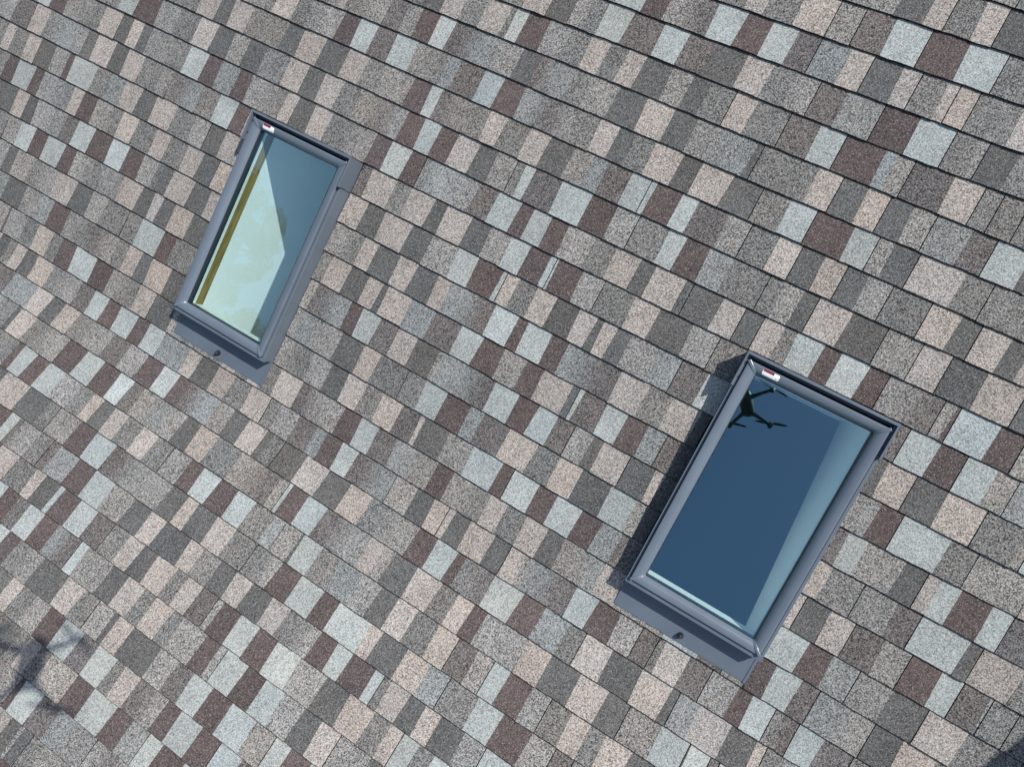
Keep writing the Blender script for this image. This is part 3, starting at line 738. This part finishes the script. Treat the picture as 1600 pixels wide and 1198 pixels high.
def add_shaft(root, zb, deep):
    """opening below the pane: pine lining, then plasterboard running down to the height zb (metres below the roof at the camera)"""
    Mi = root.matrix_world.inverted()
    a0, a1, b0, b1 = 0.0555, 0.5095, 0.0595, 0.9365
    t = 0.012
    for (x0, x1, mat, nm) in ((a0 - t, a0, M_WOOD, 'wood_strip'), (a1, a1 + t, M_WHITE, 'lining_board')):
        bm = bmesh.new(); box(bm, x0, x1, -(b1 + t), -(b0 - t), -0.042, 0.0105)
        link_new(nm, bm, mat, root)
    for (y0, y1) in ((b0 - t, b0), (b1, b1 + t)):
        bm = bmesh.new(); box(bm, a0, a1, -y1, -y0, -0.042, 0.0105)
        link_new('lining_board', bm, M_WHITE, root)
    zc = (sp(0, -0.053)).z + zb
    down = root.matrix_world.to_3x3().inverted() @ Vector((0, 0, -1))
    into = Vector((0, 0, -1))
    def drop(p, d):
        w = root.matrix_world @ p
        wd = (root.matrix_world.to_3x3() @ d)
        return p + d * ((w.z - zc) / -wd.z)
    top = [L3(a0, b0, -0.0425), L3(a1, b0, -0.0425), L3(a1, b1, -0.0425), L3(a0, b1, -0.0425)]
    bot = [drop(top[0], into), drop(top[1], into), drop(top[2], down), drop(top[3], down)]
    sh = None
    for i, j in ((3, 0), (1, 2), (0, 1), (2, 3)):
        bm = bmesh.new()
        quadprism(bm, [top[i], top[j], bot[j], bot[i]], -0.012 if True else 0)
        link_new('shaft_wall', bm, M_PLASTER, root)
    # room below: floor and four walls, unlit
    bm = bmesh.new()
    wb = [root.matrix_world @ p for p in bot]
    cw = sum(wb, Vector()) / 4
    zf = zc - (0.35 if deep else 2.2)
    w2l = Mi
    uh3, rh3 = Vector((UH[0], UH[1], 0)), Vector((RH[0], RH[1], 0))
    hs = [p.dot(uh3) for p in wb]; ls = [p.dot(rh3) for p in wb]
    h0, h1 = min(hs) - .12, max(hs) + (1.3 if not deep else .5)
    l0, l1 = min(ls) - .75, max(ls) + .75
    ring = [uh3 * h + rh3 * l for h, l in ((h0, l0), (h0, l1), (h1, l1), (h1, l0))]
    lo = [bm.verts.new(w2l @ Vector((p.x, p.y, zf))) for p in ring]
    hi = [bm.verts.new(w2l @ Vector((p.x, p.y, zc - 0.015))) for p in ring]
    bm.faces.new(lo)
    for i in range(4): bm.faces.new([lo[i], lo[(i + 1) % 4], hi[(i + 1) % 4], hi[i]])
    # ceiling round the shaft
    cb = [bm.verts.new(w2l @ (root.matrix_world @ p - Vector((0, 0, 0.015)))) for p in bot]
    order = sorted(range(4), key=lambda i: math.atan2(wb[i].y - cw.y, wb[i].x - cw.x))
    ordr = sorted(range(4), key=lambda i: math.atan2(ring[i].y - cw.y, ring[i].x - cw.x))
    best = min(range(4), key=lambda s: sum((wb[order[(i + s) % 4]] - Vector((ring[ordr[i]].x, ring[ordr[i]].y, zc))).length for i in range(4)))
    for i in range(4):
        i2 = (i + 1) % 4
        bm.faces.new([hi[ordr[i]], hi[ordr[i2]], cb[order[(i2 + best) % 4]], cb[order[(i + best) % 4]]])
    link_new('room_below', bm, M_ROOM, root)
M_ROOM = Mat('unlit_room', (0.55, 0.66, 0.72), 0.9, spec=0.1).m

sk = make_skylight()
place(sk, *SKYLIGHTS[0])
sk2 = copy_tree(sk)
place(sk2, *SKYLIGHTS[1])
for ch in sk2.children:                                  # this pane sits a degree out of true
    if ch.name.startswith('glass_pane'):
        cpt = L3((GA0 + GA1) / 2, (GB0 + GB1) / 2, 0.056)
        ch.matrix_local = (Matrix.Translation(cpt) @ Matrix.Rotation(math.radians(-1.05), 4, 'X')
                           @ Matrix.Rotation(math.radians(-0.08), 4, 'Y') @ Matrix.Translation(-cpt))
bpy.context.view_layer.update()
add_shaft(sk, -2.45, True)
add_shaft(sk2, -0.735, False)
tag(sk, 'grey metal skylight with sunlit pale shaft and wood strip showing through its glass', 'skylight', 'skylights in the roof')
tag(sk2, 'grey metal skylight whose dark blue glass mirrors a hovering drone', 'skylight', 'skylights in the roof')

# ---------------------------------------------------------------- dormer beside the frame (its edge shades the lower right corner)
M_SIDING = Mat('pale_siding', (0.55, 0.54, 0.50), 0.7).m
M_TRIM = Mat('white_trim', (0.75, 0.75, 0.73), 0.6).m
def dormer_roof_material():
    m = Mat('grey_shingle_courses', rough=0.9, spec=0.2)
    tc = m.n('ShaderNodeTexCoord')
    mp = m.n('ShaderNodeMapping'); mp.inputs['Rotation'].default_value = (0, 0, PSI)
    m.l(tc.outputs['Object'], mp.inputs['Vector'])
    br = m.n('ShaderNodeTexBrick', Scale=1.0)
    br.inputs['Brick Width'].default_value = 0.11; br.inputs['Row Height'].default_value = 0.143
    br.inputs['Mortar Size'].default_value = 0.003
    br.inputs['Color1'].default_value = (.20, .19, .18, 1); br.inputs['Color2'].default_value = (.09, .085, .082, 1)
    br.inputs['Mortar'].default_value = (.012, .012, .012, 1)
    m.l(mp.outputs['Vector'], br.inputs['Vector'])
    nz = m.noise(350, 2, tc.outputs['Object'])
    r = m.ramp(nz.outputs['Fac'], [(0.3, (.5, .5, .5)), (0.7, (1.5, 1.5, 1.5))])
    mx = m.n('ShaderNodeMix', data_type='RGBA', blend_type='MULTIPLY'); mx.inputs['Factor'].default_value = 1
    m.l(br.outputs['Color'], mx.inputs['A']); m.l(r.outputs['Color'], mx.inputs['B'])
    m.l(mx.outputs['Result'], m.b.inputs['Base Color'])
    return m.m
M_DORMER = dormer_roof_material()
def build_dormer():
    f = sp(2.30, 9.0, 0.0)                                  # front foot of the near cheek
    o = empty('dormer', f)
    tag(o, 'pale sided dormer with a flat shingled roof rising beside the main slope', 'dormer')
    inv = Matrix.Translation(-f)
    uh = Vector((UH[0], UH[1], 0)); rh = Vector((RH[0], RH[1], 0))
    E0 = sp(1.3232, 4.92, 0.0) - SUN_DIR * (0.86 / -(SUN_DIR.dot(AX_U)))   # a point of the roof edge that throws the shadow line
    zt = E0.z
    wdt = 1.0
    # foot line of the cheek on the slope
    ks = [9, 7.5, 6.5, 4, 0, -4, -8, -12, -16, -19]
    for side in (0.0, wdt):
        bm = bmesh.new()
        lo = []; hi = []
        for k in ks:
            p = sp(2.30 + side, k, -0.01)
            if p.z > zt - 0.06: break
            lo.append(p); hi.append(Vector((p.x, p.y, zt - 0.05)))
        for a in range(len(lo) - 1):
            quadprism(bm, [lo[a], lo[a + 1], hi[a + 1], hi[a]], 0.05)
        link_new('cheek_wall', bm, M_SIDING, o).matrix_parent_inverse = inv
    bm = bmesh.new()
    a = sp(2.30, 9, -0.01); b = sp(2.30 + wdt, 9, -0.01)
    quadprism(bm, [a, b, Vector((b.x, b.y, zt - .05)), Vector((a.x, a.y, zt - .05))], 0.05)
    link_new('front_wall', bm, M_SIDING, o).matrix_parent_inverse = inv
    bm = bmesh.new()
    e = Vector((E0.x, E0.y, 0))
    p0 = e - uh * ((e - Vector((a.x, a.y, 0))).dot(uh) + 0.2)
    p1 = p0 + uh * 4.6
    q0 = p0 + rh * (wdt + 0.24); q1 = p1 + rh * (wdt + 0.24)
    quadprism(bm, [Vector((p.x, p.y, zt)) for p in (p0, q0, q1, p1)], 0.06)
    link_new('roof_slab', bm, M_DORMER, o).matrix_parent_inverse = inv
build_dormer()

# ---------------------------------------------------------------- drone hovering at the camera
M_DRONE = Mat('dark_grey_plastic', (0.030, 0.031, 0.033), 0.5).m
M_PROP = Mat('black_blade', (0.012, 0.012, 0.013), 0.35).m
M_LENS = Mat('lens_glass', (0.01, 0.01, 0.012), 0.05).m
def build_drone():
    o = empty('drone', CAM + Vector((0, -0.115, 0.02)))
    tag(o, 'dark folding quadcopter drone hovering over the roof, mirrored in the dark blue skylight', 'drone')
    inv = Matrix.Translation(-o.location)
    def add(name, bm, mat, parent=o, smooth=False):
        x = link_new(name, bm, mat, parent, smooth)
        if parent is o: x.matrix_parent_inverse = inv
        else: x.matrix_parent_inverse = parent.matrix_world.inverted() if False else Matrix()
        return x
    V = lambda x, y, z: CAM + Vector((x, y, z))
    # hull: lofted sections from tail to nose
    bm = bmesh.new()
    SH = .055
    secs = [(-.222, .030, .052, .082), (-.212, .039, .042, .092), (-.185, .046, .034, .100), (-.13, .048, .028, .104), (-.07, .047, .026, .103),
            (-.03, .043, .030, .098), (-.008, .036, .038, .088), (.002, .026, .048, .078)]
    rings = []
    for y, w, z0, z1 in secs:
        zc, hz = (z0 + z1) / 2, (z1 - z0) / 2
        ring = []
        for j in range(16):
            t = 2 * math.pi * j / 16
            c, s = math.cos(t), math.sin(t)
            ring.append(bm.verts.new(V(w * math.copysign(abs(c) ** .6, c), y + SH, zc + hz * math.copysign(abs(s) ** .6, s))))
        rings.append(ring)
    for r0, r1 in zip(rings, rings[1:]):
        for j in range(16): bm.faces.new([r0[j], r0[(j + 1) % 16], r1[(j + 1) % 16], r1[j]])
    bm.faces.new(rings[0]); bm.faces.new(list(reversed(rings[-1])))
    add('hull', bm, M_DRONE, smooth=True)
    # belly vents and sensors
    for y in (-.045, -.059, -.073, -.087):
        bm = bmesh.new(); box(bm, CAM.x - .03, CAM.x + .03, CAM.y + y, CAM.y + y + .005, CAM.z + .0225, CAM.z + .027)
        add('belly_vent', bm, M_LENS)
    for x in (-.022, .022):
        bm = bmesh.new(); tube(bm, [V(x, -.115, .027), V(x, -.115, .0235)], [.010, .009], 12)
        add('belly_sensor', bm, M_LENS)
    # gimbal camera: the lens sits just behind the viewpoint
    bm = bmesh.new()
    c = CAM - FW * 0.010
    tube(bm, [c - FW * .004, c - FW * .040], [.017, .021], 20)
    add('camera_housing', bm, M_DRONE)
    bm = bmesh.new()
    tube(bm, [c - FW * .0005, c - FW * .006], [.0135, .0145], 20)
    add('camera_lens', bm, M_LENS)
    bm = bmesh.new()
    tube(bm, [c - FW * .026 + RT0 * .024, c - FW * .026 - RT0 * .024], [.011, .011], 14)
    tube(bm, [c - FW * .026 + RT0 * .024, V(.026, -.035, .04)], [.006, .008], 8)
    tube(bm, [c - FW * .026 - RT0 * .024, V(-.026, -.035, .04)], [.006, .008], 8)
    add('gimbal_yoke', bm, M_DRONE)
    motors = [((.042, -.005, .066), (.200, .040, .088), -40), ((-.042, -.005, .066), (-.200, .040, .088), 30),
              ((.032, -.135, .052), (.152, -.238, .046), -12), ((-.032, -.135, .052), (-.152, -.238, .046), -16)]
    for (x0, y0, z0), (x1, y1, z1), ang in motors:
        bm = bmesh.new()
        a, b = V(x0, y0, z0), V(x1, y1, z1)
        tube(bm, [a, a.lerp(b, .3) + Vector((0, 0, .004)), a.lerp(b, .75) + Vector((0, 0, .003)), b], [.018, .0145, .012, .013], 10)
        tube(bm, [b + Vector((0, 0, -.016)), b + Vector((0, 0, .020)), b + Vector((0, 0, .024))], [.0175, .0185, .014], 16)
        if y1 > 0: tube(bm, [a.lerp(b, .86), a.lerp(b, .86) + Vector((0, 0.01, -.05))], [.007, .004], 8)
        else: tube(bm, [b, b + Vector((0, -.006, -.032))], [.010, .006], 8)
        add('arm', bm, M_DRONE, smooth=False)
        # two bladed propeller
        bm = bmesh.new()
        hub = b + Vector((0, 0, .030))
        tube(bm, [hub - Vector((0, 0, .005)), hub + Vector((0, 0, .004))], [.009, .008], 12)
        for s in (0, 180):
            t = math.radians(ang + s)
            d = Vector((math.cos(t), math.sin(t), 0)); q = Vector((-math.sin(t), math.cos(t), 0))
            prev = None
            for r, wd, tw in ((.006, .008, .006), (.03, .020, .006), (.06, .021, .004), (.095, .016, .002), (.118, .007, .001)):
                row = [bm.verts.new(hub + d * r + q * (wd * e) + Vector((0, 0, tw * e * .6 + dz))) for e, dz in ((-.35, .0008), (.65, .0008), (.65, -.0008), (-.35, -.0008))]
                if prev:
                    for i in range(4): bm.faces.new([prev[i], prev[(i + 1) % 4], row[(i + 1) % 4], row[i]])
                else: bm.faces.new(row)
                prev = row
            bm.faces.new(list(reversed(prev)))
        add('propeller', bm, M_PROP)
build_drone()

# ---------------------------------------------------------------- ground and the trees mirrored in the pane
def ground_material():
    m = Mat('lawn', (0.06, 0.09, 0.03), 0.9, spec=0.1)
    tc = m.n('ShaderNodeTexCoord')
    n1 = m.noise(0.5, 6, tc.outputs['Object'])
    r = m.ramp(n1.outputs['Fac'], [(0.3, (0.04, 0.07, 0.02)), (0.7, (0.10, 0.12, 0.05))])
    m.l(r.outputs['Color'], m.b.inputs['Base Color'])
    return m.m
bm = bmesh.new()
R_ = 600
vs = [bm.verts.new((x, y, 0)) for x, y in ((-R_, -R_), (R_, -R_), (R_, R_), (-R_, R_))]
bm.faces.new(vs)
tag(link_new('ground', bm, ground_material()), kind='structure', label='green lawn around the house', cat='ground')

def leaf_material():
    m = Mat('green_leaves', (0.05, 0.09, 0.02), 0.6, spec=0.3)
    tc = m.n('ShaderNodeTexCoord')
    n1 = m.noise(1.8, 4, tc.outputs['Object'])
    r = m.ramp(n1.outputs['Fac'], [(0.3, (0.022, 0.042, 0.012)), (0.7, (0.05, 0.08, 0.022))])
    m.l(r.outputs['Color'], m.b.inputs['Base Color'])
    return m.m
M_LEAF = leaf_material()
M_BARK = Mat('brown_bark', (0.10, 0.075, 0.055), 0.9, spec=0.1).m

def build_tree(tip, r, h, label, seed):
    rg = random.Random(seed)
    base = Vector((tip.x, tip.y, 0))
    o = empty('tree', base)
    tag(o, label, 'tree', 'trees mirrored in the skylight glass')
    bm = bmesh.new()
    n = 7
    pts = [Vector((rg.gauss(0, .08), rg.gauss(0, .08), tip.z * .95 * i / n)) for i in range(n + 1)]
    tube(bm, pts, [.32 * (1 - .9 * i / n) for i in range(n + 1)], 9)
    limbs = []
    for i in range(22):
        z = tip.z - h * rg.uniform(.08, .95)
        t = rg.uniform(0, 2 * math.pi)
        f = (tip.z - z) / h
        l = r * rg.uniform(.5, .9) * math.sin(min(1, f * 1.25 + .12) * math.pi * .62)
        a = Vector((0, 0, z)); b = a + Vector((math.cos(t) * l, math.sin(t) * l, l * .55))
        tube(bm, [a, a.lerp(b, .5) + Vector((0, 0, -.05)), b], [.06, .04, .012], 6)
        limbs.append((a, b))
    link_new('trunk', bm, M_BARK, o)
    bm = bmesh.new()
    cl = []
    for i in range(85):
        f = rg.random() ** .7
        z = tip.z - h * f - .1
        rr = r * math.sin(min(1, f * 1.2 + .1) * math.pi * .6) * math.sqrt(rg.random())
        t = rg.uniform(0, 2 * math.pi)
        cl.append((Vector((math.cos(t) * rr, math.sin(t) * rr, z)), r * rg.uniform(.14, .3)))
    cl.append((Vector((0, 0, tip.z - .15)), r * .16))
    for c, cr_ in cl:
        for j in range(330):
            d = Vector((rg.gauss(0, 1), rg.gauss(0, 1), rg.gauss(0, .8)))
            p = c + d.normalized() * cr_ * rg.random() ** .4
            s = rg.uniform(.045, .075)
            x = Vector((rg.gauss(0, 1), rg.gauss(0, 1), rg.gauss(0, .6))).normalized() * s
            y = x.cross(Vector((rg.gauss(0, 1), rg.gauss(0, 1), rg.gauss(0, 1)))).normalized() * s * .6
            bm.faces.new([bm.verts.new(p - x), bm.verts.new(p + y), bm.verts.new(p + x), bm.verts.new(p - y)])
    link_new('crown', bm, M_LEAF, o)
    return o
build_tree(Vector((-19.44, -0.28, 20.56)), 1.5, 6.0, 'leafy green tree mirrored halfway down the glass of the sunlit skylight', 3)
build_tree(Vector((-17.23, -2.16, 16.32)), 1.6, 6.0, 'dark leafy tree mirrored at the lower end of the sunlit skylight', 5)
build_tree(Vector((-21.46, 1.26, 21.68)), 2.4, 8.0, 'broad tree mirrored over the upper part of the pale sunlit shaft', 9)
build_tree(Vector((-20.91, -1.19, 18.65)), 2.2, 7.0, 'broad tree mirrored over the lower end of the wood strip', 13)
